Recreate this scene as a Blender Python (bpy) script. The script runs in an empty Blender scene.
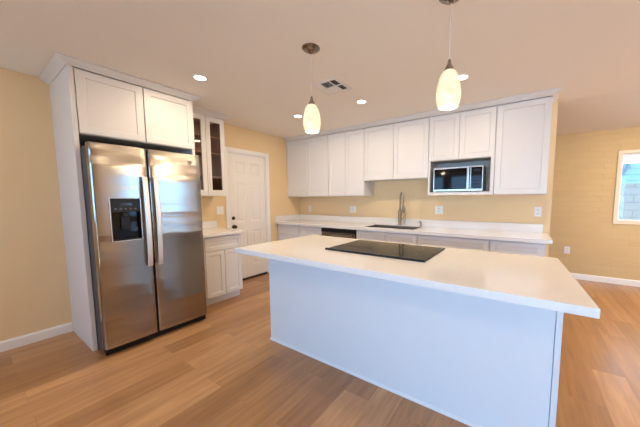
import bpy, bmesh, math, random
from mathutils import Vector, Matrix
random.seed(4)
S = bpy.context.scene
COL = S.collection
PI = math.pi

# ------------------------------------------------------------------ camera
ya, pi_, ro = math.radians(33.8531), math.radians(-5.0585), math.radians(-0.1948)
fw = Vector((-math.sin(ya)*math.cos(pi_), math.cos(ya)*math.cos(pi_), math.sin(pi_)))
r0 = Vector((math.cos(ya), math.sin(ya), 0)); u0 = r0.cross(fw)
rr = r0*math.cos(ro) + u0*math.sin(ro); uu = -r0*math.sin(ro) + u0*math.cos(ro)
cam = bpy.data.cameras.new('camera'); co = bpy.data.objects.new('camera', cam); COL.objects.link(co)
co.matrix_world = Matrix(((rr.x, uu.x, -fw.x, 3.7491), (rr.y, uu.y, -fw.y, -3.9444), (rr.z, uu.z, -fw.z, 1.3293), (0, 0, 0, 1)))
cam.sensor_width = 36; cam.lens = 264.8029/640*36
cam.shift_x = -(344.7568-320)/640; cam.shift_y = (222.1091-213.5)/640
cam.clip_start = .02
S.camera = co

# ------------------------------------------------------------------ world and exposure
W = bpy.data.worlds.new('sky'); S.world = W; W.use_nodes = True
bg = W.node_tree.nodes['Background']
bg.inputs[0].default_value = (.31, .60, 1.0, 1); bg.inputs[1].default_value = 8.6
S.view_settings.view_transform = 'Standard'; S.view_settings.look = 'None'
S.view_settings.gamma = 1; S.view_settings.use_curve_mapping = False
S.view_settings.exposure = 0.19
S.cycles.use_denoising = True
S.cycles.max_bounces = 10; S.cycles.diffuse_bounces = 6; S.cycles.transparent_max_bounces = 16
S.cycles.sample_clamp_indirect = 6

WARM = (1.0, .80, .55)
def area(name, loc, rot, sx, sy, power, color, portal=False, shape='RECTANGLE', spread=PI):
    l = bpy.data.lights.new(name, 'AREA'); l.shape = shape; l.size = sx
    if shape == 'RECTANGLE': l.size_y = sy
    l.energy = power; l.color = color; l.spread = spread
    if portal: l.cycles.is_portal = True
    o = bpy.data.objects.new(name, l); COL.objects.link(o); o.location = loc; o.rotation_euler = rot
    return o
# the sky comes in by the openings (light portals only steer the sampling of the sky)
bounce_sun = bpy.data.lights.new('bounce_sun', 'SUN'); bounce_sun.energy = 45; bounce_sun.angle = .01; bounce_sun.color = (1, .93, .82)  # sun added to bounce warm light onto the ceiling at right
so = bpy.data.objects.new('bounce_sun', bounce_sun); COL.objects.link(so)
so.rotation_euler = Vector((-1, -.25, -1.05)).to_track_quat('-Z', 'Y').to_euler()
area('daylight_portal', (1.55, -6.28, 1.55), (PI/2, 0, 0), 2.3, 1.1, 1, (1, 1, 1), True)
area('daylight_portal', (5.05, -6.28, 1.1), (PI/2, 0, 0), 3.7, 2.2, 1, (1, 1, 1), True)
area('daylight_portal', (6.18, 1.70, 1.48), (-PI/2, 0, 0), 2.44, 1.0, 1, (1, 1, 1), True)
area('daylight_portal', (7.97, -0.05, 1.4), (0, PI/2, 0), 1.2, 1.7, 1, (1, 1, 1), True)

# ------------------------------------------------------------------ materials
def mat(name, color=(.8, .8, .8), rough=.5, metal=0, spec=None, coat=0):
    m = bpy.data.materials.new(name); m.use_nodes = True
    b = m.node_tree.nodes['Principled BSDF']
    b.inputs['Base Color'].default_value = (*color, 1); b.inputs['Roughness'].default_value = rough
    b.inputs['Metallic'].default_value = metal
    if spec is not None: b.inputs['Specular IOR Level'].default_value = spec
    if coat: b.inputs['Coat Weight'].default_value = coat; b.inputs['Coat Roughness'].default_value = .08
    return m
def nt(m): return m.node_tree, m.node_tree.nodes, m.node_tree.links, m.node_tree.nodes['Principled BSDF']
def noise_bump(m, scale, strength, dist=.002, detail=3, stretch=None):
    t, n, l, b = nt(m)
    g = n.new('ShaderNodeNewGeometry'); x = n.new('ShaderNodeTexNoise'); x.inputs['Scale'].default_value = scale; x.inputs['Detail'].default_value = detail
    src = g.outputs['Position']
    if stretch:
        mp = n.new('ShaderNodeMapping'); mp.inputs['Scale'].default_value = stretch; l.new(src, mp.inputs[0]); src = mp.outputs[0]
    l.new(src, x.inputs['Vector'])
    bu = n.new('ShaderNodeBump'); bu.inputs['Strength'].default_value = strength; bu.inputs['Distance'].default_value = dist
    l.new(x.outputs[0], bu.inputs['Height']); l.new(bu.outputs[0], b.inputs['Normal'])
    return x
def mottled(m, c1, c2, scale, detail=4, lo=.35, hi=.65, stretch=None):
    t, n, l, b = nt(m)
    g = n.new('ShaderNodeNewGeometry'); x = n.new('ShaderNodeTexNoise'); x.inputs['Scale'].default_value = scale; x.inputs['Detail'].default_value = detail
    src = g.outputs['Position']
    if stretch:
        mp = n.new('ShaderNodeMapping'); mp.inputs['Scale'].default_value = stretch; l.new(src, mp.inputs[0]); src = mp.outputs[0]
    l.new(src, x.inputs['Vector'])
    r = n.new('ShaderNodeValToRGB'); r.color_ramp.elements[0].position = lo; r.color_ramp.elements[1].position = hi
    r.color_ramp.elements[0].color = (*c1, 1); r.color_ramp.elements[1].color = (*c2, 1)
    l.new(x.outputs[0], r.inputs[0]); l.new(r.outputs[0], b.inputs['Base Color'])

M = {}
M['cab'] = mat('cabinet_paint', (.70, .675, .66), .38); noise_bump(M['cab'], 90, .04)
M['cab_in'] = mat('cabinet_inside', (.4, .2, .1), .6); mottled(M['cab_in'], (.36, .17, .085), (.48, .24, .13), 6, stretch=(8, 8, 1))
M['trim'] = mat('trim_paint', (.84, .82, .79), .35)
M['door'] = mat('door_paint', (.80, .77, .73), .42); noise_bump(M['door'], 60, .05)
M['wall'] = mat('wall_paint', (.78, .60, .36), .75); mottled(M['wall'], (.76, .57, .325), (.785, .595, .35), 1.5); noise_bump(M['wall'], 110, .25)
M['ceil'] = mat('ceiling_paint', (.83, .775, .70), .85); noise_bump(M['ceil'], 80, .3)
M['quartz'] = mat('quartz', (.74, .72, .70), .12); mottled(M['quartz'], (.755, .725, .70), (.70, .67, .645), 55, 6, .55, .8)
M['panel'] = mat('island_paint_daylit', (.665, .685, .705), .45); noise_bump(M['panel'], 40, .05)  # white paint with the blue cast of the daylight put into its colour
M['steel'] = mat('brushed_steel', (.385, .345, .30), .17, 1)
t, n, l, b = nt(M['steel']); b.inputs['Anisotropic'].default_value = .85; b.inputs['Anisotropic Rotation'].default_value = .25; b.inputs['Roughness'].default_value = .165
xx = noise_bump(M['steel'], 1.5, .34, .03, 1, (.8, .8, 3.8))
tg = n.new('ShaderNodeCombineXYZ'); tg.inputs[2].default_value = 1; l.new(tg.outputs[0], b.inputs['Tangent'])
M['steel_light'] = mat('polished_steel', (.62, .59, .55), .24, 1)
M['satin'] = mat('satin_handle_steel', (.82, .77, .72), .42, .85)
M['microwave_steel'] = mat('microwave_steel', (.56, .49, .42), .22, 1)
M['basin'] = mat('basin_steel', (.16, .13, .115), .45, .9)
M['canopy'] = mat('canopy_metal', (.24, .20, .17), .25, 1)
M['faucet'] = mat('faucet_nickel', (.34, .30, .26), .3, 1)
M['nickel'] = mat('brushed_nickel', (.30, .255, .215), .28, 1)
M['bronze'] = mat('dark_bronze', (.06, .04, .03), .35, .8)
M['black'] = mat('black_plastic', (.010, .010, .011), .35, spec=.25)
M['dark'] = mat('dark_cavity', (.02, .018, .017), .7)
M['fridge_side'] = mat('fridge_side_grey', (.05, .05, .055), .5)
M['blackglass'] = mat('black_glass', (.006, .006, .007), .05, spec=.22)
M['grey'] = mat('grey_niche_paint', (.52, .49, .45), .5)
M['greyp'] = mat('grey_plastic', (.10, .10, .105), .4)
M['plate'] = mat('outlet_plastic', (.80, .78, .75), .35)
M['slot'] = mat('outlet_slot', (.05, .05, .05), .6)
M['mark'] = mat('faint_mark', (.10, .10, .10), .3)
M['display'] = mat('display', (.01, .02, .03), .1)
M['vent'] = mat('vent_enamel', (.74, .71, .68), .5)
M['concrete'] = mat('patio_concrete', (.50, .50, .48), .9); mottled(M['concrete'], (.45, .45, .43), (.55, .54, .52), 2)
M['white_ext'] = mat('patio_white', (.8, .8, .8), .6)

def planks():
    m = mat('oak_planks', rough=.30); t, n, l, b = nt(m)
    g = n.new('ShaderNodeNewGeometry'); sep = n.new('ShaderNodeSeparateXYZ'); l.new(g.outputs['Position'], sep.inputs[0])
    cb = n.new('ShaderNodeCombineXYZ'); l.new(sep.outputs['Y'], cb.inputs[0]); l.new(sep.outputs['X'], cb.inputs[1])
    br = n.new('ShaderNodeTexBrick'); br.offset = .37; br.offset_frequency = 2; br.squash = 1
    br.inputs['Scale'].default_value = 1; br.inputs['Brick Width'].default_value = 1.25; br.inputs['Row Height'].default_value = .185
    br.inputs['Mortar Size'].default_value = .0012; br.inputs['Mortar Smooth'].default_value = .2
    br.inputs['Color1'].default_value = (0, 0, 0, 1); br.inputs['Color2'].default_value = (1, 1, 1, 1); br.inputs['Mortar'].default_value = (.3, .3, .3, 1)
    l.new(cb.outputs[0], br.inputs['Vector'])
    rp = n.new('ShaderNodeValToRGB'); e = rp.color_ramp.elements
    e[0].position = 0; e[0].color = (.335, .160, .062, 1); e[1].position = 1; e[1].color = (.53, .285, .125, 1)
    k = rp.color_ramp.elements.new(.45); k.color = (.40, .200, .080, 1)
    l.new(br.outputs['Color'], rp.inputs[0])
    # grain runs along the plank and differs from plank to plank
    off = n.new('ShaderNodeVectorMath'); off.operation = 'MULTIPLY_ADD'; off.inputs[1].default_value = (31, 17, 9)
    l.new(br.outputs['Color'], off.inputs[0])
    mp = n.new('ShaderNodeMapping'); mp.inputs['Scale'].default_value = (.9, 11, 1); l.new(cb.outputs[0], mp.inputs[0]); l.new(mp.outputs[0], off.inputs[2])
    gn = n.new('ShaderNodeTexNoise'); gn.inputs['Scale'].default_value = 1.6; gn.inputs['Detail'].default_value = 7; gn.inputs['Roughness'].default_value = .62; gn.inputs['Distortion'].default_value = .7
    l.new(off.outputs[0], gn.inputs['Vector'])
    gr = n.new('ShaderNodeValToRGB'); gr.color_ramp.elements[0].position = .3; gr.color_ramp.elements[0].color = (.66, .61, .57, 1)
    gr.color_ramp.elements[1].position = .7; gr.color_ramp.elements[1].color = (1.16, 1.16, 1.16, 1); l.new(gn.outputs[0], gr.inputs[0])
    mx = n.new('ShaderNodeMix'); mx.data_type = 'RGBA'; mx.blend_type = 'MULTIPLY'; mx.inputs[0].default_value = .85
    l.new(rp.outputs[0], mx.inputs[6]); l.new(gr.outputs[0], mx.inputs[7])
    mm = n.new('ShaderNodeMix'); mm.data_type = 'RGBA'; l.new(br.outputs['Fac'], mm.inputs[0]); l.new(mx.outputs[2], mm.inputs[6]); mm.inputs[7].default_value = (.30, .15, .06, 1)
    l.new(mm.outputs[2], b.inputs['Base Color']); b.inputs['Coat Weight'].default_value = .25; b.inputs['Coat Roughness'].default_value = .22
    bu = n.new('ShaderNodeBump'); bu.inputs['Strength'].default_value = .12; bu.inputs['Distance'].default_value = .002; l.new(gn.outputs[0], bu.inputs['Height']); l.new(bu.outputs[0], b.inputs['Normal'])
    return m
M['floor'] = planks()
def blocks(name, col, mortar, w, h, mo, strength, dist):
    m = mat(name, rough=.8); t, n, l, b = nt(m)
    g = n.new('ShaderNodeNewGeometry'); sep = n.new('ShaderNodeSeparateXYZ'); l.new(g.outputs['Position'], sep.inputs[0])
    cb = n.new('ShaderNodeCombineXYZ'); l.new(sep.outputs['X'], cb.inputs[0]); l.new(sep.outputs['Z'], cb.inputs[1])
    br = n.new('ShaderNodeTexBrick'); br.inputs['Scale'].default_value = 1; br.inputs['Brick Width'].default_value = w; br.inputs['Row Height'].default_value = h
    br.inputs['Mortar Size'].default_value = mo; br.inputs['Mortar Smooth'].default_value = .5
    br.inputs['Color1'].default_value = (*col, 1); br.inputs['Color2'].default_value = (*[c*.95 for c in col], 1); br.inputs['Mortar'].default_value = (*mortar, 1)
    l.new(cb.outputs[0], br.inputs['Vector']); l.new(br.outputs['Color'], b.inputs['Base Color'])
    iv = n.new('ShaderNodeMath'); iv.operation = 'SUBTRACT'; iv.inputs[0].default_value = 1; l.new(br.outputs['Fac'], iv.inputs[1])
    bu = n.new('ShaderNodeBump'); bu.inputs['Strength'].default_value = strength; bu.inputs['Distance'].default_value = dist
    l.new(iv.outputs[0], bu.inputs['Height']); l.new(bu.outputs[0], b.inputs['Normal'])
    return m
M['brickwall'] = blocks('painted_brick', (.64, .465, .235), (.62, .448, .224), .34, .085, .007, .6, .003)
M['fence'] = blocks('fence_block', (.16, .16, .15), (.11, .11, .105), .40, .20, .012, .6, .006)

def glass_mat(name, tint=(1, 1, 1), rough=.0, ior=1.45):
    m = bpy.data.materials.new(name); m.use_nodes = True; t = m.node_tree; n = t.nodes; n.clear()
    o = n.new('ShaderNodeOutputMaterial'); tr = n.new('ShaderNodeBsdfTransparent'); tr.inputs[0].default_value = (*tint, 1)
    gl = n.new('ShaderNodeBsdfGlossy'); gl.inputs['Roughness'].default_value = rough
    fr = n.new('ShaderNodeFresnel'); fr.inputs[0].default_value = ior; mx = n.new('ShaderNodeMixShader')
    t.links.new(fr.outputs[0], mx.inputs[0]); t.links.new(tr.outputs[0], mx.inputs[1]); t.links.new(gl.outputs[0], mx.inputs[2]); t.links.new(mx.outputs[0], o.inputs[0])
    return m
M['glass'] = glass_mat('window_glass', (.93, .96, .97))
M['cabglass'] = glass_mat('cabinet_glass', (.95, .93, .91))
def emit(name, col, strength):
    m = bpy.data.materials.new(name); m.use_nodes = True; t = m.node_tree; n = t.nodes; n.clear()
    o = n.new('ShaderNodeOutputMaterial'); e = n.new('ShaderNodeEmission'); e.inputs[0].default_value = (*col, 1); e.inputs[1].default_value = strength
    t.links.new(e.outputs[0], o.inputs[0]); return m
M['lens'] = emit('lamp_lens', (1, .90, .74), 14)
M['bulb'] = emit('lamp_bulb', (1, .93, .72), 2)
def shade_mat():
    m = mat('alabaster_glass', (.50, .46, .34), .25); t, n, l, b = nt(m)
    tc = n.new('ShaderNodeTexCoord'); mp = n.new('ShaderNodeMapping'); mp.inputs['Scale'].default_value = (8, 8, 20); mp.inputs['Rotation'].default_value = (.5, .3, 0)
    l.new(tc.outputs['Object'], mp.inputs[0])
    w = n.new('ShaderNodeTexNoise'); w.inputs['Scale'].default_value = 1.5; w.inputs['Detail'].default_value = 5; w.inputs['Distortion'].default_value = 1.6; l.new(mp.outputs[0], w.inputs['Vector'])
    r = n.new('ShaderNodeValToRGB'); r.color_ramp.elements[0].position = .38; r.color_ramp.elements[1].position = .6
    r.color_ramp.elements[0].color = (.80, .68, .36, 1); r.color_ramp.elements[1].color = (1.0, .90, .58, 1); l.new(w.outputs[0], r.inputs[0])
    l.new(r.outputs[0], b.inputs['Emission Color']); b.inputs['Emission Strength'].default_value = .62
    return m
M['shade'] = shade_mat()

# ------------------------------------------------------------------ geometry helpers
def bm_box(bm, x0, x1, y0, y1, z0, z1):
    v = [bm.verts.new(p) for p in ((x0,y0,z0),(x1,y0,z0),(x1,y1,z0),(x0,y1,z0),(x0,y0,z1),(x1,y0,z1),(x1,y1,z1),(x0,y1,z1))]
    fs = [bm.faces.new([v[i] for i in q]) for q in ((0,3,2,1),(4,5,6,7),(0,1,5,4),(1,2,6,5),(2,3,7,6),(3,0,4,7))]
    return fs
def link(name, bm, m, parent=None, bevel=0, smooth=False, seg=2):
    me = bpy.data.meshes.new(name); bm.normal_update(); bm.to_mesh(me); bm.free()
    if m: me.materials.append(m)
    o = bpy.data.objects.new(name, me); COL.objects.link(o)
    if parent: o.parent = parent
    if bevel:
        b = o.modifiers.new('bevel', 'BEVEL'); b.width = bevel; b.segments = seg; b.limit_method = 'ANGLE'; b.angle_limit = math.radians(40)
    if smooth:
        for p in me.polygons: p.use_smooth = True
    return o
def box(name, x0, x1, y0, y1, z0, z1, m, parent=None, bevel=0):
    bm = bmesh.new(); bm_box(bm, x0, x1, y0, y1, z0, z1); return link(name, bm, m, parent, bevel)
def boxes(name, L, m, parent=None, bevel=0):
    bm = bmesh.new()
    for b in L: bm_box(bm, *b)
    return link(name, bm, m, parent, bevel)
def lathe(bm, prof, c=(0, 0, 0), seg=40, axis='z'):
    rings = []
    for r, h in prof:
        ring = []
        for i in range(seg):
            a = 2*PI*i/seg
            p = (r*math.cos(a), r*math.sin(a), h)
            if axis == 'y': p = (r*math.cos(a), -h, r*math.sin(a))     # h goes out of the front (-y)
            ring.append(bm.verts.new((p[0]+c[0], p[1]+c[1], p[2]+c[2])))
        rings.append(ring)
    for A, B in zip(rings, rings[1:]):
        for i in range(seg):
            bm.faces.new((A[i], A[(i+1) % seg], B[(i+1) % seg], B[i]))
    return rings
def turned(name, prof, m, parent=None, c=(0, 0, 0), axis='z', seg=40, caps=(True, True)):
    bm = bmesh.new(); R = lathe(bm, prof, c, seg, axis)
    if caps[0]: bm.faces.new(list(reversed(R[0])))
    if caps[1]: bm.faces.new(R[-1])
    bmesh.ops.recalc_face_normals(bm, faces=bm.faces)
    o = link(name, bm, m, parent, smooth=True)
    o.data.set_sharp_from_angle(angle=math.radians(40)); return o
def tube(name, pts, r, m, parent=None, seg=12, closed_caps=True):
    bm = bmesh.new(); pts = [Vector(p) for p in pts]; rings = []; up = None
    for i, p in enumerate(pts):
        d = (pts[min(i+1, len(pts)-1)] - pts[max(i-1, 0)]).normalized()
        if up is None: up = d.orthogonal().normalized()
        s = d.cross(up).normalized(); up = s.cross(d).normalized()
        q = r[i] if isinstance(r, (list, tuple)) else r
        rings.append([bm.verts.new(p + (s*math.cos(2*PI*k/seg) + up*math.sin(2*PI*k/seg))*q) for k in range(seg)])
    for A, B in zip(rings, rings[1:]):
        for k in range(seg): bm.faces.new((A[k], A[(k+1) % seg], B[(k+1) % seg], B[k]))
    bm.faces.new(list(reversed(rings[0]))); bm.faces.new(rings[-1])
    bmesh.ops.recalc_face_normals(bm, faces=bm.faces)
    return link(name, bm, m, parent, smooth=True)
def thing(name, label, cat, loc=(0, 0, 0), rz=0, group=None):
    o = bpy.data.objects.new(name, None); COL.objects.link(o); o.location = loc; o.rotation_euler = (0, 0, rz); o.empty_display_size = .1
    o['label'] = label; o['category'] = cat
    if group: o['group'] = group
    return o
def tag(o, label, cat, group=None):
    o['label'] = label; o['category'] = cat
    if group: o['group'] = group
    return o
def struct(o): o['kind'] = 'structure'; return o
def shaker(name, x0, x1, z0, z1, yf, m, parent, stile=.057, th=.019, deep=.009):
    """one mesh: slab door with a recessed flat panel, its face at y=yf looking to -y"""
    bm = bmesh.new(); g = .0031
    x0 += g; x1 -= g; z0 += g; z1 -= g
    s = min(stile, (z1-z0)*.3)
    fs = bm_box(bm, x0, x1, yf, yf+th, z0, z1); front = fs[2]
    def ring(ax0, ax1, az0, az1, y): return [bm.verts.new(p) for p in ((ax0, y, az0), (ax1, y, az0), (ax1, y, az1), (ax0, y, az1))]
    fv = list(front.verts); bm.faces.remove(front)
    o_ = [min(fv, key=lambda v: (v.co - Vector(p)).length) for p in ((x0, yf, z0), (x1, yf, z0), (x1, yf, z1), (x0, yf, z1))]
    A = ring(x0+stile, x1-stile, z0+s, z1-s, yf); k = .004
    B = ring(x0+stile+k, x1-stile-k, z0+s+k, z1-s-k, yf+deep)
    for P, Q in ((o_, A), (A, B)):
        for i in range(4): bm.faces.new((P[i], P[(i+1) % 4], Q[(i+1) % 4], Q[i]))
    bm.faces.new(B)
    bmesh.ops.recalc_face_normals(bm, faces=bm.faces)
    return link(name, bm, m, parent, .0012)
def sweep(name, path, prof, m, parent=None, z=0, caps=True):
    """mitred moulding: path in plan, prof = closed list of (out, height); out is to the right of travel"""
    bm = bmesh.new(); P = [Vector((a, b)) for a, b in path]; rings = []
    for i, p in enumerate(P):
        ns = []
        if i > 0: d = (P[i]-P[i-1]).normalized(); ns.append(Vector((d.y, -d.x)))
        if i < len(P)-1: d = (P[i+1]-P[i]).normalized(); ns.append(Vector((d.y, -d.x)))
        if len(ns) == 2: q = (ns[0]+ns[1]).normalized(); q = q/q.dot(ns[0])
        else: q = ns[0]
        rings.append([bm.verts.new((p.x+q.x*o, p.y+q.y*o, z+h)) for o, h in prof])
    k = len(prof)
    for A, B in zip(rings, rings[1:]):
        for i in range(k): bm.faces.new((A[i], A[(i+1) % k], B[(i+1) % k], B[i]))
    bm.faces.new(rings[0]); bm.faces.new(list(reversed(rings[-1])))
    bmesh.ops.recalc_face_normals(bm, faces=bm.faces)
    return link(name, bm, m, parent)

H = 2.4526      # ceiling
# ------------------------------------------------------------------ room shell
XR, YF, YB = 8.0, 1.7228, -6.3
struct(box('floor', -.15, XR+.15, YB-.15, YF+.15, -.12, 0, M['floor']))
struct(box('ceiling', -.15, XR+.15, YB-.15, YF+.15, H, H+.15, M['ceil']))
DY0, DY1, DZ = -1.54, -.833, 2.05
struct(boxes('wall_left', [(-.15, 0, YB-.15, DY0, 0, H), (-.15, 0, DY1, YF+.15, 0, H), (-.15, 0, DY0, DY1, DZ, H)], M['wall']))
struct(box('wall_back', 0, 4.0325, 0, .13, 0, H, M['wall']))
def wall_with_holes(name, axis, pos0, pos1, a0, a1, holes, m):
    bm = bmesh.new(); cur = a0
    def add(p, q, z0, z1):
        if axis == 'x': bm_box(bm, p, q, pos0, pos1, z0, z1)
        else: bm_box(bm, pos0, pos1, p, q, z0, z1)
    for h0, h1, z0, z1 in sorted(holes):
        add(cur, h0, 0, H)
        if z0 > 0: add(h0, h1, 0, z0)
        add(h0, h1, z1, H); cur = h1
    add(cur, a1, 0, H)
    return struct(link(name, bm, m))
wall_with_holes('wall_far', 'x', YF, YF+.15, 0, XR, [(4.955, 7.4, .975, 1.985)], M['brickwall'])
wall_with_holes('wall_front', 'x', YB-.15, YB, 0, XR, [(.4, 1.45, 1.0, 2.1), (1.65, 2.7, 1.0, 2.1), (3.2, 6.9, 0.02, 2.15)], M['wall'])
wall_with_holes('wall_right', 'y', XR, XR+.15, YB-.15, YF+.15, [(-.9, .8, .8, 2.0)], M['wall'])

def window(name, axis, a0, a1, z0, z1, pos, out, mull=1, casing=None, f=.035):
    """frame set in the opening, sash, one pane per light; axis 'x': lies along x at y=pos; out=+1 outside is the + side"""
    def B(L, nm, m, par=None):
        bm = bmesh.new()
        for p, q, d0, d1, c, e in L:
            d0, d1 = pos+out*d0, pos+out*d1
            if d0 > d1: d0, d1 = d1, d0
            if axis == 'x': bm_box(bm, p, q, d0, d1, c, e)
            else: bm_box(bm, d0, d1, p, q, c, e)
        return link(nm, bm, m, par, .002 if m is not M['glass'] else 0)
    r = bpy.data.objects.new(name, None); COL.objects.link(r); struct(r)
    c = .045
    B([(a0-c, a1+c, -.014, -.001, z1, z1+c), (a0-c, a1+c, -.014, -.001, z0-c, z0), (a0-c, a0, -.014, -.001, z0, z1), (a1, a1+c, -.014, -.001, z0, z1)], 'window_casing', casing or M['trim'], r)
    L = [(a0, a1, .03, .12, z1-f, z1), (a0, a1, .03, .12, z0, z0+f), (a0, a0+f, .03, .12, z0+f, z1-f), (a1-f, a1, .03, .12, z0+f, z1-f)]
    w = (a1-a0)/mull
    for k in range(1, mull): L.append((a0+w*k-.025, a0+w*k+.025, .04, .11, z0+f, z1-f))
    B(L, 'window_frame', M['trim'], r)
    for k in range(mull):
        B([(a0+w*k+.026 if k else a0+f, a0+w*(k+1)-.026 if k < mull-1 else a1-f, .07, .076, z0+f, z1-f)], 'window_pane', M['glass'], r)
    return r
M['beige'] = mat('beige_casing', (.80, .68, .52), .5)
window('window_1', 'x', 4.955, 7.4, .975, 1.985, YF, 1, 3, M['beige'], .022)
window('window_2', 'x', .4, 1.45, 1.0, 2.1, YB, -1, 1)
window('window_3', 'x', 1.65, 2.7, 1.0, 2.1, YB, -1, 1)
window('window_4', 'y', -.9, .8, .8, 2.0, XR, 1, 2)
window('window_5', 'x', 3.2, 6.9, .02, 2.15, YB, -1, 2)

BP = [(0.001, 0), (.016, 0), (.016, .075), (.011, .088), (.001, .092)]
def baseboard(name, path): return struct(sweep(name, path, BP, M['trim']))
baseboard('baseboard_left', [(0, YB+.001), (0, -3.34)])
baseboard('baseboard_far', [(.001, YF), (XR-.001, YF)])
baseboard('baseboard_back', [(4.0325, .002), (4.0325, .128)])
baseboard('baseboard_right', [(XR, YF-.02), (XR, YB+.02)])
baseboard('baseboard_front', [(3.1, YB), (.02, YB)])
# the ceiling of the added room slopes down to the brick wall
bm = bmesh.new()
v = [bm.verts.new(p) for p in ((.001, .132, H-.0002), (XR-.001, .132, H-.0002), (XR-.001, YF-.001, 2.357), (.001, YF-.001, 2.357), (.001, .132, H+.01), (XR-.001, .132, H+.01), (XR-.001, YF-.001, H+.01), (.001, YF-.001, H+.01))]
for q in ((0,3,2,1),(4,5,6,7),(0,1,5,4),(1,2,6,5),(2,3,7,6),(3,0,4,7)): bm.faces.new([v[k] for k in q])
struct(link('ceiling_far', bm, M['ceil']))

# door in the left wall
d = bpy.data.objects.new('door_1', None); COL.objects.link(d); struct(d)
d.location = (0, (DY0+DY1)/2, 0); d.rotation_euler = (0, 0, PI/2)
hw = (DY1-DY0)/2
boxes('door_casing', [(-hw-.07, -hw, -.018, -.001, 0, DZ+.065), (hw, hw+.07, -.018, -.001, 0, DZ+.065), (-hw, hw, -.018, -.001, DZ, DZ+.065)], M['trim'], d, .004)
boxes('door_jamb', [(-hw, -hw+.012, 0, .14, .0, DZ), (hw-.012, hw, 0, .14, .0, DZ), (-hw+.012, hw-.012, 0, .14, DZ-.012, DZ)], M['trim'], d)
def six_panel(w, z0, z1, y, parent):
    bm = bmesh.new(); st = .105; mid = .10; x0 = -w; x1 = w
    xs = [x0, x0+st, -mid/2, mid/2, x1-st, x1]
    zs = [z0, z0+.20, z0+.78, z0+.93, z0+1.56, z0+1.68, z1-.12, z1]
    V = {}
    def v(i, j):
        if (i, j) not in V: V[i, j] = bm.verts.new((xs[i], y, zs[j]))
        return V[i, j]
    cells = []
    for i in range(5):
        for j in range(7):
            f = bm.faces.new((v(i, j), v(i+1, j), v(i+1, j+1), v(i, j+1)))
            if i in (1, 3) and j in (1, 3, 5): cells.append(f)
    for f in cells:
        for w_, dy in ((.018, .008), (.012, 0), (.022, -.006)):
            bmesh.ops.inset_individual(bm, faces=[f], thickness=w_, use_even_offset=True)
            for q in f.verts: q.co.y += dy
    bk = [bm.verts.new(p) for p in ((x0, y+.04, z0), (x1, y+.04, z0), (x1, y+.04, z1), (x0, y+.04, z1))]
    bm.faces.new(bk)
    bmesh.ops.recalc_face_normals(bm, faces=bm.faces)
    return link('door_panel', bm, M['door'], parent)
six_panel(hw-.014, .03, DZ-.016, .012, d)
box('door_threshold', -hw+.013, hw-.013, -.004, .10, .0005, .026, M['bronze'], d, .003)
kx = -hw+.065
turned('door_deadbolt', [(.027, 0), (.027, .008), (.02, .013), (.018, .022), (.001, .024)], M['bronze'], d, (kx, .011, 1.03), 'y', caps=(True, True))
turned('door_knob', [(.03, 0), (.03, .006), (.012, .012), (.011, .03), (.024, .04), (.028, .052), (.022, .064), (.002, .068)], M['bronze'], d, (kx, .011, .895), 'y')

# ------------------------------------------------------------------ outside the window
struct(box('ground_outside', -14, 22, -20, 16, -.16, -.121, M['concrete']))
f = thing('block_fence', 'grey concrete block fence outside behind the window', 'fence', (6, 6.3, -.12))
box('fence_wall', -6, 8, -.08, .08, 0, 1.78, M['fence'], f); box('fence_cap', -6, 8, -.1, .1, 1.78, 1.83, M['fence'], f)
p = thing('patio_cover', 'white patio roof with beams seen outside at top of window', 'patio cover', (6, YF+.16, 0))
box('roof_panel', -3.5, 3.5, 0.02, 2.6, 2.32, 2.36, M['white_ext'], p)
box('fascia', -3.5, 3.5, 2.6, 2.65, 2.08, 2.38, M['white_ext'], p, .004)
for x in (-3, -1.8, -.6, .6, 1.8, 3): box('rafter', x-.03, x+.03, .02, 2.59, 2.20, 2.319, M['white_ext'], p)
for x in (-3.2, 1.2): box('post', x-.045, x+.045, 2.44, 2.53, -.12, 2.2, M['white_ext'], p)
tube('brace', [(.55, 2.485, 2.08), (.05, 2.485, 1.1)], .02, M['greyp'], p)

nb = thing('neighbouring_building', 'pale blue sided building wall beyond the block fence outside', 'building', (9, 10.5, -.12))
M['siding'] = blocks('blue_siding', (.15, .22, .22), (.08, .12, .13), 6.0, .22, .012, .6, .01)
box('wall', -7, 7, 0, 5, 0, 3.4, M['siding'], nb); box('roof', -7.4, 7.4, -.5, 5.4, 3.4, 3.55, M['white_ext'], nb)
tube('downpipe', [(-2.6, -.06, .2), (-2.6, -.06, 1.7), (-2.0, -.06, 2.6), (-2.0, -.06, 3.35)], .04, M['greyp'], nb)
# ------------------------------------------------------------------ cabinets
CR = [(.0, 0), (.008, 0), (.012, .008), (.05, .034), (.0635, .040), (.0635, .0505), (.0, .0505)]
ZU = 2.401
def body(name, L, par): return boxes(name, L, M['cab'], par, .001)

# refrigerator surround (on the left wall; local x runs along +y, local -y looks into the room)
c = thing('refrigerator_cabinet', 'white cabinet with tall side panel and two doors enclosing the refrigerator', 'cabinet', (0, -3.3368, 0), PI/2)
Wd = .9688
box('side_panel', 0, .032, -.68, -.001, 0, ZU, M['cab'], c, .0015)
box('side_panel', Wd-.03, Wd, -.68, -.001, 0, ZU, M['cab'], c, .0015)
box('cabinet_body', .033, Wd-.031, -.66, -.001, 1.877, ZU-.001, M['cab'], c)
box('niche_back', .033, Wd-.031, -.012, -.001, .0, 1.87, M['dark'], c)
shaker('door', .036, .505, 1.88, ZU-.004, -.68, M['cab'], c); shaker('door', .507, Wd-.004, 1.88, ZU-.004, -.684, M['cab'], c)
sweep('crown_molding', [(0, -.001), (0, -.68), (Wd, -.68), (Wd, -.335)], CR, M['cab'], c, z=ZU)

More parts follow.
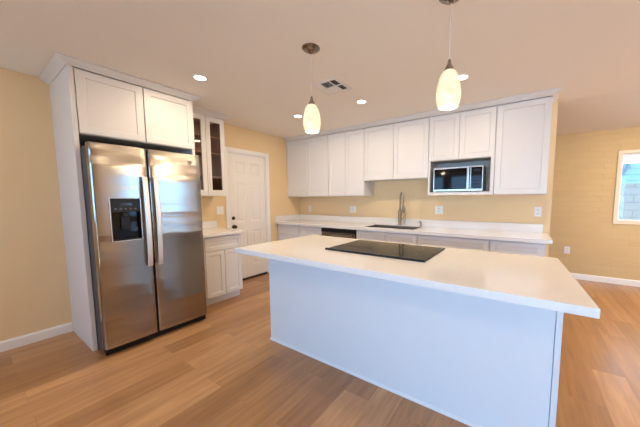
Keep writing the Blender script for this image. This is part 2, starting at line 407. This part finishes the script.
# glass-door wall cabinet
c = thing('glass_door_cabinet', 'narrow white wall cabinet with two dark glass doors beside the refrigerator', 'cabinet', (0, -2.366, 0), PI/2)
W2 = .584; x_ = .066
boxes('cabinet_body', [(0, x_+.018, -.309, -.001, 1.372, ZU-.001), (W2-.018, W2, -.309, -.001, 1.372, ZU-.001), (x_+.018, W2-.018, -.309, -.001, 1.372, 1.39), (x_+.018, W2-.018, -.309, -.001, ZU-.02, ZU-.001), (0, x_-.002, -.328, -.309, 1.372, ZU-.001)], M['cab'], c, .001)
boxes('cabinet_lining', [(x_+.0185, W2-.0185, -.008, -.002, 1.391, ZU-.021), (x_+.0185, x_+.022, -.30, -.009, 1.391, ZU-.021), (W2-.022, W2-.0185, -.30, -.009, 1.391, ZU-.021)], M['cab_in'], c)
for z in (1.62, 1.93, 2.14):
    box('shelf', x_+.023, W2-.023, -.29, -.01, z, z+.018, M['cab_in'], c)
for a, b_ in ((x_, x_+.258), (x_+.26, W2-.001)):
    g = .0015; s = .058; z0, z1 = 1.374, ZU-.004
    dd = boxes('door', [(a+g, a+s, -.328, -.310, z0, z1), (b_-s, b_-g, -.328, -.310, z0, z1), (a+s, b_-s, -.328, -.310, z0, z0+.075), (a+s, b_-s, -.328, -.310, z1-.065, z1)], M['cab'], c)
    box('glass_pane', a+s-.004, b_-s+.004, -.3185, -.3145, z0+.07, z1-.06, M['cabglass'], dd)
sweep('crown_molding', [(.068, -.328), (W2, -.328), (W2, -.001)], CR, M['cab'], c, z=ZU)

def base_cabinet(label, loc, rz, w, fronts, sw=0, right_toe=True, group=None):
    """fronts: list of (kind, x0, x1, z0, z1)"""
    c = thing('base_cabinet', label, 'cabinet', loc, rz, group)
    if sw: boxes('cabinet_body', [(0, w, -.591, -.001, .10, .65), (0, w, -.591, -.570, .65, .873), (0, .018, -.570, -.001, .65, .873), (w-.018, w, -.570, -.001, .65, .873)], M['cab'], c)
    else: box('cabinet_body', 0, w, -.591, -.001, .10, .873, M['cab'], c, .001)
    box('toe_kick', .002, w-.002, -.53, -.02, .0, .0995, M['cab'], c)
    for k, a, b_, z0, z1 in fronts: shaker(k, a, b_, z0, z1, -.61, M['cab'], c, .05)
    return c
# left base cabinet
base_cabinet('white base cabinet with one drawer over two doors beside the refrigerator', (0, -2.366, 0), PI/2, .59,
             [('drawer', .092, .587, .69, .862), ('door', .092, .340, .105, .686), ('door', .341, .587, .105, .686)])
ct = thing('countertop', 'short white quartz counter on the base cabinet by the refrigerator', 'countertop', (0, -2.366, 0), PI/2)
box('slab', 0, .61, -.65, -.001, .8745, .914, M['quartz'], ct, .003)
box('backsplash', 0, .60, -.021, -.001, .9145, 1.016, M['quartz'], ct, .002)

# back run base cabinets
base_cabinet('white corner base cabinet with two drawers over two doors left of the dishwasher', (.001, 0, 0), 0, 1.06,
             [('drawer', .03, .555, .69, .862), ('drawer', .557, 1.055, .69, .862), ('door', .03, .555, .105, .686), ('door', .557, 1.055, .105, .686)])
base_cabinet('white sink base cabinet with two false drawer fronts under the sink', (1.712, 0, 0), 0, .926,
             [('drawer', .005, .462, .69, .862), ('drawer', .464, .921, .69, .862), ('door', .005, .462, .105, .686), ('door', .464, .921, .105, .686)], sw=1)
base_cabinet('white base cabinet with one wide drawer right of the sink base', (2.64, 0, 0), 0, .822,
             [('drawer', .005, .817, .69, .862), ('door', .005, .411, .105, .686), ('door', .413, .817, .105, .686)])
base_cabinet('white single-drawer base cabinet at the right end of the back counter', (3.464, 0, 0), 0, .50,
             [('drawer', .005, .494, .69, .862), ('door', .005, .494, .105, .686)])

# dishwasher
dw = thing('dishwasher', 'stainless dishwasher with black top strip under the back counter', 'dishwasher', (1.0635, 0, 0))
box('dishwasher_body', 0, .646, -.58, -.02, .0, .866, M['black'], dw)
box('door', .012, .634, -.625, -.581, .10, .80, M['steel'], dw, .004)
box('control_strip', .004, .642, -.632, -.581, .803, .862, M['black'], dw, .004)
boxes('handle', [(.05, .596, -.665, -.65, .76, .785), (.06, .08, -.65, -.625, .762, .783), (.566, .586, -.65, -.625, .762, .783)], M['nickel'], dw, .003)
box('kick_plate', .01, .636, -.60, -.585, .001, .095, M['black'], dw)

# back countertop with the sink cut-out
ct = thing('countertop', 'long white quartz counter along the back wall with the sink', 'countertop', (0, 0, 0))
SX0, SX1, SY0, SY1 = 1.80, 2.56, -.535, -.14
boxes('slab', [(.001, SX0, -.65, -.001, .8745, .914), (SX1, 4.0125, -.65, -.001, .8745, .914), (SX0, SX1, -.65, SY0, .8745, .914), (SX0, SX1, SY1, -.001, .8745, .914)], M['quartz'], ct)
boxes('backsplash', [(.001, 3.963, -.021, -.001, .9145, 1.016), (.001, .021, -.65, -.021, .9145, 1.016)], M['quartz'], ct)
s = thing('sink', 'stainless undermount kitchen sink in the back counter below the faucet', 'sink', (0, 0, 0))
bm = bmesh.new()
a0, a1, b0, b1 = SX0+.004, SX1-.004, SY0+.004, SY1-.004
# a real basin: outer shell and inner shell joined at the rim
def rng(x0, x1, y0, y1, z): return [bm.verts.new(p) for p in ((x0, y0, z), (x1, y0, z), (x1, y1, z), (x0, y1, z))]
O1 = rng(a0-.003, a1+.003, b0-.003, b1+.003, .9125); I1 = rng(a0, a1, b0, b1, .9125); I2 = rng(a0+.02, a1-.02, b0+.02, b1-.02, .68); O2 = rng(a0+.01, a1-.01, b0+.01, b1-.01, .672)
for P, Q in ((O1, I1), (I1, I2), (O2, O1)):
    for i in range(4): bm.faces.new((P[i], P[(i+1) % 4], Q[(i+1) % 4], Q[i]))
bm.faces.new(I2); bm.faces.new(O2); bmesh.ops.recalc_face_normals(bm, faces=bm.faces)
link('basin', bm, M['basin'], s)
turned('drain', [(.045, 0), (.045, .004), (.03, .002), (.002, .001)], M['nickel'], s, (2.18, -.34, .681))

# faucet with spring neck
fz = thing('kitchen_faucet', 'tall brushed nickel spring faucet rising behind the sink', 'faucet', (2.185, -.085, .9145), math.radians(42))
turned('base', [(.03, 0), (.03, .012), (.025, .02), (.025, .23), (.017, .24), (.017, .25)], M['faucet'], fz)
pts = [(0, 0, .25), (0, 0, .34), (0, -.003, .40), (.0, -.016, .455), (0, -.045, .495), (0, -.085, .505), (0, -.12, .49), (0, -.142, .45), (0, -.15, .39), (0, -.15, .33)]
def smooth_pts(P, k=6):
    out = []
    for i in range(len(P)-1):
        p0, p1, p2, p3 = [Vector(P[max(0, min(len(P)-1, i+j))]) for j in (-1, 0, 1, 2)]
        for s_ in range(k):
            t_ = s_/k
            out.append(.5*((2*p1)+(p2-p0)*t_+(2*p0-5*p1+4*p2-p3)*t_**2+(3*p1-p0-3*p2+p3)*t_**3))
    out.append(Vector(P[-1])); return out
sp = smooth_pts(pts, 14)
tube('spring_neck', sp, [.013 if (i//2) % 2 else .010 for i in range(len(sp))], M['faucet'], fz)
turned('spray_head', [(.013, 0), (.019, .015), (.02, .09), (.015, .12), (.012, .125)], M['faucet'], fz, (0, -.15, .205))
boxes('support_arm', [(-.006, .006, -.15, .0, .232, .244)], M['faucet'], fz, .002)
tube('lever', [(.02, 0, .10), (.05, 0, .105), (.062, -.005, .13), (.066, -.01, .20)], [.012, .009, .007, .006], M['faucet'], fz)
tube('hose', smooth_pts([(.012, -.01, .36), (.05, -.02, .33), (.085, -.02, .24), (.09, -.01, .12), (.07, 0, .02), (.06, .0, .002)], 6), .0035, M['faucet'], fz, 8)
sd = thing('soap_dispenser', 'small brushed nickel soap dispenser right of the faucet', 'soap dispenser', (2.515, -.085, .9145))
turned('base', [(.02, 0), (.02, .008), (.012, .014), (.011, .05)], M['faucet'], sd)
tube('spout', [(0, 0, .05), (0, 0, .065), (-.004, -.02, .075), (-.01, -.07, .072)], [.011, .010, .008, .006], M['faucet'], sd)

# ------------------------------------------------------------------ wall cabinets on the back wall
def wall_cabinet(label, x0, x1, z0, seams, bottom_doors=None):
    c = thing('wall_cabinet', label, 'cabinet', (x0, 0, 0)); w = x1-x0-.001
    box('cabinet_body', 0, w, -.309, -.001, z0, ZU-.001, M['cab'], c, .001)
    e = [.002]+[q-x0 for q in seams]+[w-.001]
    for a, b_ in zip(e, e[1:]): shaker('door', a, b_, z0+.002, ZU-.008, -.328, M['cab'], c)
    return c
wall_cabinet('tall two-door white wall cabinet in the left corner of the back wall', .001, .987, 1.372, [.513])
wall_cabinet('tall two-door white wall cabinet directly left of the short one over the sink', .988, 1.685, 1.372, [1.334])
wall_cabinet('short two-door white wall cabinet above the sink and faucet', 1.686, 2.674, 1.605, [2.172])
wall_cabinet('tall single-door white wall cabinet at the right end, right of the microwave', 3.453, 3.963, 1.372, [])
mc = thing('wall_cabinet', 'white wall cabinet with two small doors over the open microwave niche', 'cabinet', (2.675, 0, 0)); w = .776
boxes('cabinet_body', [(0, w, -.309, -.001, 1.84, ZU-.001), (0, .022, -.327, -.001, 1.372, 1.84), (w-.036, w, -.327, -.001, 1.372, 1.84), (.022, w-.036, -.327, -.001, 1.372, 1.41)], M['cab'], mc)
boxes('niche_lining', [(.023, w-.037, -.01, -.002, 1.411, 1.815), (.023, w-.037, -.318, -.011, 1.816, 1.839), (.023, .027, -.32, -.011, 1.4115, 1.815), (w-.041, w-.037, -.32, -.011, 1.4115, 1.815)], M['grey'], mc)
shaker('door', .002, .379, 1.822, ZU-.008, -.328, M['cab'], mc); shaker('door', .381, w-.001, 1.822, ZU-.008, -.328, M['cab'], mc)
tag(sweep('crown_molding', [(.001, -.328), (3.963, -.328), (3.963, -.001)], CR, M['cab'], z=ZU), 'long white crown molding above the back wall cabinets', 'molding')

# microwave
mw = thing('microwave', 'stainless microwave with black glass door in the cabinet niche', 'microwave', (2.748, -.325, 1.4115))
mwW, mwH = .590, .315
box('microwave_body', 0, mwW, .012, .30, .008, mwH, M['greyp'], mw, .003)
for x in (.04, mwW-.04):
    for y in (.05, .26): turned('foot', [(.012, 0), (.012, .008)], M['black'], mw, (x, y, .0))
md = boxes('door', [(0, .455, -.012, .011, .008, .034), (0, .455, -.012, .011, mwH-.022, mwH), (0, .012, -.012, .011, .034, mwH-.022), (.444, .455, -.012, .011, .034, mwH-.022)], M['microwave_steel'], mw, .002)
box('door_window', .012, .444, -.008, .008, .034, mwH-.022, M['blackglass'], md)
boxes('handle', [(.412, .440, -.045, -.03, .03, mwH-.015), (.418, .434, -.03, -.009, .06, .075), (.418, .434, -.03, -.009, mwH-.065, mwH-.05)], M['microwave_steel'], md, .004)
cp = boxes('control_panel', [(.4565, mwW, -.012, .011, .008, mwH)], M['microwave_steel'], mw, .002)
box('keypad', .460, mwW-.010, -.014, -.011, .034, mwH-.016, M['blackglass'], cp)
box('display', .478, mwW-.030, -.0155, -.0141, mwH-.07, mwH-.038, M['display'], cp)
for i in range(3):
    for j in range(4): box('button', .480+i*.029, .500+i*.029, -.0155, -.0141, .065+j*.038, .083+j*.038, M['black'], cp)

# ------------------------------------------------------------------ refrigerator
fr = thing('refrigerator', 'stainless side-by-side refrigerator with an ice and water dispenser', 'refrigerator', (0, -3.3064, 0), PI/2)
FW, FM = .8727, .3971
box('refrigerator_body', .006, FW-.006, -.835, -.03, .02, 1.765, M['fridge_side'], fr, .004)
box('base_grille', .01, FW-.01, -.87, -.836, .004, .06, M['black'], fr, .003)
for x in (.05, FW-.11): box('hinge_cover', x, x+.06, -.86, -.76, 1.7655, 1.79, M['black'], fr, .004)
def curved_door(name, x0, x1, z0, z1, yb, yf, par, hole=None):
    """slightly bowed front with rounded vertical edges; hole=(x0,x1,z0,z1,depth) recess"""
    bm = bmesh.new(); R = .022; bow = .006
    xs = [x0, x0+.002, x0+.007, x0+.014, x0+R]; nmid = 10
    inner = [x0+R+(x1-x0-2*R)*i/nmid for i in range(1, nmid)]
    xs = xs+inner+[x1-R, x1-.014, x1-.007, x1-.002, x1]
    if hole: xs = sorted([x for x in xs if abs(x-hole[0]) > .012 and abs(x-hole[1]) > .012]+[hole[0], hole[1]])
    def yy(x):
        e = min(x-x0, x1-x); q = yf
        if e < R: q = yf + R-math.sqrt(max(0, R*R-(R-e)**2))
        tt = (x-(x0+x1)/2)/((x1-x0)/2)
        return q + bow*tt*tt
    zs = [z0, z1] if not hole else [z0, hole[2], hole[3], z1]
    G = [[bm.verts.new((x, yy(x), z)) for z in zs] for x in xs]
    for i in range(len(xs)-1):
        for j in range(len(zs)-1):
            if hole and j == 1 and hole[0]-1e-6 <= xs[i] and xs[i+1] <= hole[1]+1e-6: continue
            bm.faces.new((G[i][j], G[i+1][j], G[i+1][j+1], G[i][j+1]))
    B = [[bm.verts.new((x, yb, z)) for z in (z0, z1)] for x in (x0, x1)]
    bm.faces.new((B[0][0], B[0][1], B[1][1], B[1][0]))
    bm.faces.new([G[0][j] for j in range(len(zs))]+[B[0][1], B[0][0]])
    bm.faces.new([G[-1][j] for j in range(len(zs))]+[B[1][1], B[1][0]])
    bm.faces.new([g[0] for g in G]+[B[1][0], B[0][0]]); bm.faces.new([g[-1] for g in G]+[B[1][1], B[0][1]])
    if hole:
        idx = [i for i, x in enumerate(xs) if hole[0]-1e-6 <= x <= hole[1]+1e-6]
        loop = [G[i][1] for i in idx]+[G[i][2] for i in reversed(idx)]
        dp = [bm.verts.new((v.co.x, yf+hole[4], v.co.z)) for v in loop]
        for i in range(len(loop)): bm.faces.new((loop[i], loop[(i+1) % len(loop)], dp[(i+1) % len(loop)], dp[i]))
        bm.faces.new(dp)
    bmesh.ops.recalc_face_normals(bm, faces=bm.faces)
    o = link(name, bm, M['steel'], par, smooth=True); o.data.set_sharp_from_angle(angle=math.radians(35)); return o
dz0, dz1 = .978, 1.337; dx0, dx1 = .106, .312
fd = curved_door('freezer_door', .001, FM-.003, .065, 1.783, -.838, -.907, fr, (dx0, dx1, dz0, dz1, .055))
rd = curved_door('refrigerator_door', FM+.003, FW-.001, .065, 1.783, -.838, -.907, fr)
# dispenser
dc = boxes('dispenser', [(dx0+.002, dx1-.002, -.862, -.856, dz0+.002, dz1-.002)], M['blackglass'], fd)
boxes('dispenser_bezel', [(dx0-.010, dx0+.001, -.912, -.898, dz0-.010, dz1+.008), (dx1-.001, dx1+.010, -.912, -.898, dz0-.010, dz1+.008), (dx0+.001, dx1-.001, -.912, -.898, dz1-.001, dz1+.008), (dx0+.001, dx1-.001, -.914, -.898, dz0-.010, dz0+.001)], M['steel_light'], dc, .003)
box('control_panel', dx0+.002, dx1-.002, -.909, -.863, dz1-.115, dz1-.002, M['black'], dc, .003)
box('display', dx0+.06, dx1-.06, -.9105, -.9091, dz1-.062, dz1-.035, M['display'], dc)
for i in range(5): box('button', dx0+.025+i*.034, dx0+.043+i*.034, -.9105, -.9091, dz1-.095, dz1-.082, M['greyp'], dc)
boxes('paddle', [(dx0+.07, dx0+.135, -.884, -.872, dz0+.09, dz0+.205), (dx0+.085, dx0+.12, -.875, -.863, dz0+.19, dz0+.24)], M['black'], dc, .004)
box('drip_tray', dx0+.004, dx1-.004, -.905, -.863, dz0+.001, dz0+.012, M['black'], dc, .002)
# handles: long flat bars on two mounts
for par, hx in ((fd, FM-.045), (rd, FM+.038)):
    bm = bmesh.new(); n_ = 16; z0, z1 = .72, 1.53; prev = None; w_ = .021
    for i in range(n_+1):
        t_ = i/n_; z = z0+(z1-z0)*t_; y = -.935-.022*math.sin(PI*t_)**.6
        ring = [bm.verts.new((hx+a, y+b_, z)) for a, b_ in ((-w_, 0), (-w_*.7, -.010), (w_*.7, -.010), (w_, 0), (w_*.7, .008), (-w_*.7, .008))]
        if prev:
            for k in range(6): bm.faces.new((prev[k], prev[(k+1) % 6], ring[(k+1) % 6], ring[k]))
        else: bm.faces.new(ring)
        prev = ring
    bm.faces.new(prev); bmesh.ops.recalc_face_normals(bm, faces=bm.faces)
    h = link('handle', bm, M['satin'], par, .002)
    for z in (.725, 1.495): box('handle_mount', hx-.013, hx+.013, -.935, -.9035, z, z+.035, M['nickel'], h, .003)
bd = turned('badge', [(.019, 0), (.019, .003), (.0165, .004), (.0155, .003), (.002, .003)], M['nickel'], rd, (.763, -.9045, 1.697), 'y')
for k in range(4):
    a = k*PI/2
    tube('badge_scroll', [(.763+.010*math.cos(a+q)*(1-q*.3), -.9085, 1.697+.010*math.sin(a+q)*(1-q*.3)) for q in [j*.35 for j in range(6)]], .0009, M['greyp'], bd, 6)

# ------------------------------------------------------------------ island
IX0, IX1, IY0, IY1 = 1.8134, 3.9373, -2.3305, -1.66
isl = thing('island_cabinet', 'long white kitchen island base with plain panelled back', 'kitchen island', (0, 0, 0))
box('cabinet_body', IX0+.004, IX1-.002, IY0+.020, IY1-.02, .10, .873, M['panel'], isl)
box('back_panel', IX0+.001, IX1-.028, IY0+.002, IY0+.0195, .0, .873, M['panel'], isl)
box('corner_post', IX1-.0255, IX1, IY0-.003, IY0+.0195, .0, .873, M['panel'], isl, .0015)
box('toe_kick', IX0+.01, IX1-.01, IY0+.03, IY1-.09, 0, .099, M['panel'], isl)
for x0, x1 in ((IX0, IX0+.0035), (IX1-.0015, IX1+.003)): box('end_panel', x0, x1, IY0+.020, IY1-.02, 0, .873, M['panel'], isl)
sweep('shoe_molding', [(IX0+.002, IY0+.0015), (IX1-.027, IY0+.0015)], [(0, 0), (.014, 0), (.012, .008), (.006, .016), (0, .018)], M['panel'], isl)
def island_front(x0, x1, kinds):
    for k, z0, z1 in kinds:
        o = shaker(k, -x1, -x0, z0, z1, -.019, M['cab'], isl, .05); o.location = (0, IY1-.019, 0); o.rotation_euler = (0, 0, PI)
for x0, x1 in ((1.82, 2.38), (3.29, 3.93)): island_front(x0, x1, [('drawer', .69, .862), ('door', .105, .686)])
for x0, x1 in ((2.382, 2.834), (2.836, 3.288)): island_front(x0, x1, [('door', .105, .862)])
bm = bmesh.new(); v = [bm.verts.new((x, y, z)) for z in (.8745, .914) for x, y in ((1.7353, -2.6161), (4.0102, -2.6161), (3.970, -1.6224), (1.7353, -1.6224))]
for q in ((0,3,2,1),(4,5,6,7),(0,1,5,4),(1,2,6,5),(2,3,7,6),(3,0,4,7)): bm.faces.new([v[k] for k in q])
tag(link('island_countertop', bm, M['quartz'], None, .003), 'large white quartz countertop overhanging the kitchen island', 'countertop')
ck = thing('cooktop', 'black glass electric cooktop set into the island countertop', 'cooktop', (2.425, -2.24, .9145))
cw, cd = .81, .53
box('glass_top', .002, cw-.002, .002, cd-.002, .002, .0085, M['blackglass'], ck, .002)
boxes('rim', [(-.004, cw+.004, -.016, .0015, 0, .015), (0, cw, cd-.0015, cd+.004, 0, .009), (-.004, .0015, 0, cd, 0, .009), (cw-.0015, cw+.004, 0, cd, 0, .009)], M['black'], ck, .001)
for x, y, r in ((.19, .15, .075), (.19, .39, .10), (.60, .15, .10), (.60, .39, .075)):
    bm = bmesh.new(); R_ = [[bm.verts.new((x+q*math.cos(2*PI*i/48), y+q*math.sin(2*PI*i/48), .0088)) for i in range(48)] for q in (r, r+.0025)]
    for i in range(48): bm.faces.new((R_[0][i], R_[1][i], R_[1][(i+1) % 48], R_[0][(i+1) % 48]))
    link('burner_ring', bm, M['mark'], ck)
for i in range(4): turned('control_mark', [(.008, 0), (.008, .0004)], M['mark'], ck, (.345+i*.035, .05, .0086), seg=20)

# ------------------------------------------------------------------ pendants
def pendant(label, x, y, dz):
    p = thing('pendant_light', label, 'pendant lamp', (x, y, 0), group='pendant lights over the island')
    turned('canopy', [(.067, 0), (.067, -.006), (.060, -.010), (.052, -.018), (.024, -.024), (.012, -.040), (.004, -.045)], M['canopy'], p, (0, 0, H-.0005))
    tube('cord', [(0, 0, H-.044), (0, 0, 2.075+dz)], .0022, M['vent'], p, 8)
    turned('socket_cap', [(.006, 2.085+dz), (.009, 2.075+dz), (.012, 2.06+dz), (.022, 2.040+dz), (.027, 2.028+dz), (.025, 2.024+dz)], M['nickel'], p)
    out = [(r_, z_+dz) for r_, z_ in ((.026, 2.024), (.038, 2.014), (.051, 1.987), (.061, 1.945), (.0665, 1.91), (.067, 1.878), (.062, 1.848), (.054, 1.823))]
    inn = [(r-.004, z) for r, z in reversed(out)]
    sh = turned('lamp_shade', out+inn, M['shade'], p, caps=(False, False))
    turned('bulb', [(.003, 1.89+dz), (.018, 1.882+dz), (.024, 1.865+dz), (.018, 1.845+dz), (.003, 1.838+dz)], M['bulb'], p)
    l = bpy.data.lights.new('pendant_glow', 'POINT'); l.energy = 3.5; l.color = (1, .84, .60); l.shadow_soft_size = .03
    o = bpy.data.objects.new('pendant_glow', l); COL.objects.link(o); o.parent = p; o.location = (0, 0, 1.822+dz)
pendant('smaller-looking alabaster glass pendant lamp above the left part of the island', 2.380, -2.35, .018)
pendant('larger-looking alabaster glass pendant lamp above the right part of the island', 3.368, -2.31, .025)

# ------------------------------------------------------------------ recessed lights
def can(x, y, label, power=8):
    c = thing('recessed_light', label, 'ceiling light', (x, y, H), group='recessed ceiling lights')
    turned('trim_ring', [(.070, -.0005), (.068, -.006), (.054, -.009), (.048, -.006), (.047, -.0005)], M['plate'], c, caps=(False, False))
    turned('lens', [(.0465, -.0055), (.0465, -.001)], M['lens'], c)
    l = bpy.data.lights.new('downlight', 'AREA'); l.shape = 'DISK'; l.size = .1; l.energy = power; l.color = WARM; l.spread = PI
    o = bpy.data.objects.new('downlight', l); COL.objects.link(o); o.parent = c; o.location = (0, 0, -.012)
can(1.21, -2.56, 'round recessed ceiling light above the refrigerator doors', 8.5)
can(1.153, -1.208, 'round recessed ceiling light just left of the left pendant shade')
can(2.139, -1.187, 'round recessed ceiling light between the two pendants, beyond the vent')
can(3.226, -1.199, 'round recessed ceiling light half hidden behind the right pendant shade')
for x, y, e in ((1.21, -4.4, 6), (3.3, -4.4, 7), (5.6, -2.6, 10), (5.6, -4.8, 10), (5.4, .3, 30), (7.0, .3, 30)):  # extra ceiling lights added out of view to light the room
    can(x, y, 'round recessed ceiling light added out of view for more light', e)

# unseen glowing globe, added to brighten the far ceiling
gp = thing('added_globe_light', 'round white globe light added out of view to brighten the far ceiling', 'pendant lamp', (6.3, -1.0, 0))
turned('canopy', [(.06, H-.0005), (.058, H-.02), (.01, H-.03)], M['canopy'], gp)
tube('cord', [(0, 0, H-.029), (0, 0, 2.19)], .003, M['vent'], gp, 8)
turned('lamp_shade', [(.14*math.sin(PI*k/16)+.001, 2.06+.14*math.cos(PI*k/16)) for k in range(17)], emit('globe_fill_glow', (1, .82, .60), 42), gp)

# ceiling vent
v = thing('ceiling_vent', 'square white air vent in the ceiling beside the left pendant', 'air vent', (2.10, -1.715, H))
hv = .15
boxes('backing', [(-.125, .125, -.125, .125, -.002, -.0005)], M['dark'], v)
boxes('frame', [(-hv, hv, -hv, -.122, -.009, -.0005), (-hv, hv, .122, hv, -.009, -.0005), (-hv, -.122, -.122, .122, -.009, -.0005), (.122, hv, -.122, .122, -.009, -.0005), (-.057, -.051, -.122, .122, -.009, -.002), (.05, .056, -.122, .122, -.009, -.002), (-.051, .122, -.006, .006, -.0095, -.002)], M['vent'], v, .001)
def louvre(x0, x1, y0, y1, along, tilt, n_=5, w_=.011):
    bm = bmesh.new()
    for i in range(n_):
        if along == 'x':
            c_ = y0+(y1-y0)*(i+.5)/n_
            P = [(x0, c_-w_, -.010 if tilt > 0 else -.003), (x1, c_-w_, -.010 if tilt > 0 else -.003), (x1, c_+w_, -.003 if tilt > 0 else -.010), (x0, c_+w_, -.003 if tilt > 0 else -.010)]
        else:
            c_ = x0+(x1-x0)*(i+.5)/n_
            P = [(c_-w_, y0, -.010 if tilt > 0 else -.003), (c_-w_, y1, -.010 if tilt > 0 else -.003), (c_+w_, y1, -.003 if tilt > 0 else -.010), (c_+w_, y0, -.003 if tilt > 0 else -.010)]
        A = [bm.verts.new(p_) for p_ in P]; Bv = [bm.verts.new((p_[0], p_[1], p_[2]+.0012)) for p_ in P]
        bm.faces.new(A); bm.faces.new(Bv)
        for k in range(4): bm.faces.new((A[k], A[(k+1) % 4], Bv[(k+1) % 4], Bv[k]))
    bmesh.ops.recalc_face_normals(bm, faces=bm.faces)
    link('louvers', bm, M['vent'], v)
louvre(-.05, .049, -.121, -.007, 'x', 1, 5, .004); louvre(.056, .121, -.121, -.007, 'y', -1, 3, .005); louvre(.056, .121, .007, .121, 'y', -1, 3, .005)
louvre(-.121, -.057, -.121, .121, 'y', 1, 3); louvre(-.05, .049, .007, .121, 'x', -1, 5, .0125)

# ------------------------------------------------------------------ outlets and switches
def outlet(label, loc, rz=0, kind='outlet', w=.072):
    o = thing('wall_'+kind if kind == 'outlet' else 'light_switch', label, 'outlet' if kind == 'outlet' else 'light switch', loc, rz)
    box('cover_plate', -w/2, w/2, -.007, -.0005, -.058, .058, M['plate'], o, .002)
    if kind == 'outlet':
        for z in (-.022, .022):
            s_ = box('socket', -.017, .017, -.009, -.0071, z-.014, z+.014, M['plate'], o, .001)
            boxes('slots', [(-.009, -.006, -.0097, -.0091, z-.004, z+.007), (.006, .009, -.0097, -.0091, z-.004, z+.007), (-.002, .002, -.0097, -.0091, z-.011, z-.007)], M['slot'], s_)
    else:
        for x in ([-.023, .023] if w > .1 else [0]):
            box('rocker', x-.016, x+.016, -.010, -.0071, -.033, .033, M['plate'], o, .002)
outlet('white wall outlet on the back wall nearest the left corner', (.282, 0, 1.139))
outlet('white wall outlet on the back wall between the left corner and the faucet', (1.278, 0, 1.139), w=.115)
outlet('white wall outlet on the back wall below the microwave', (2.747, 0, 1.161), w=.115)
outlet('white wall outlet at the right end of the back wall', (3.906, 0, 1.165))
outlet('white wall outlet low on the yellow brick wall, left of the window', (4.397, YF, .466))
outlet('white double light switch between the door and the refrigerator', (0, -1.70, 1.16), PI/2, 'switch', .115)
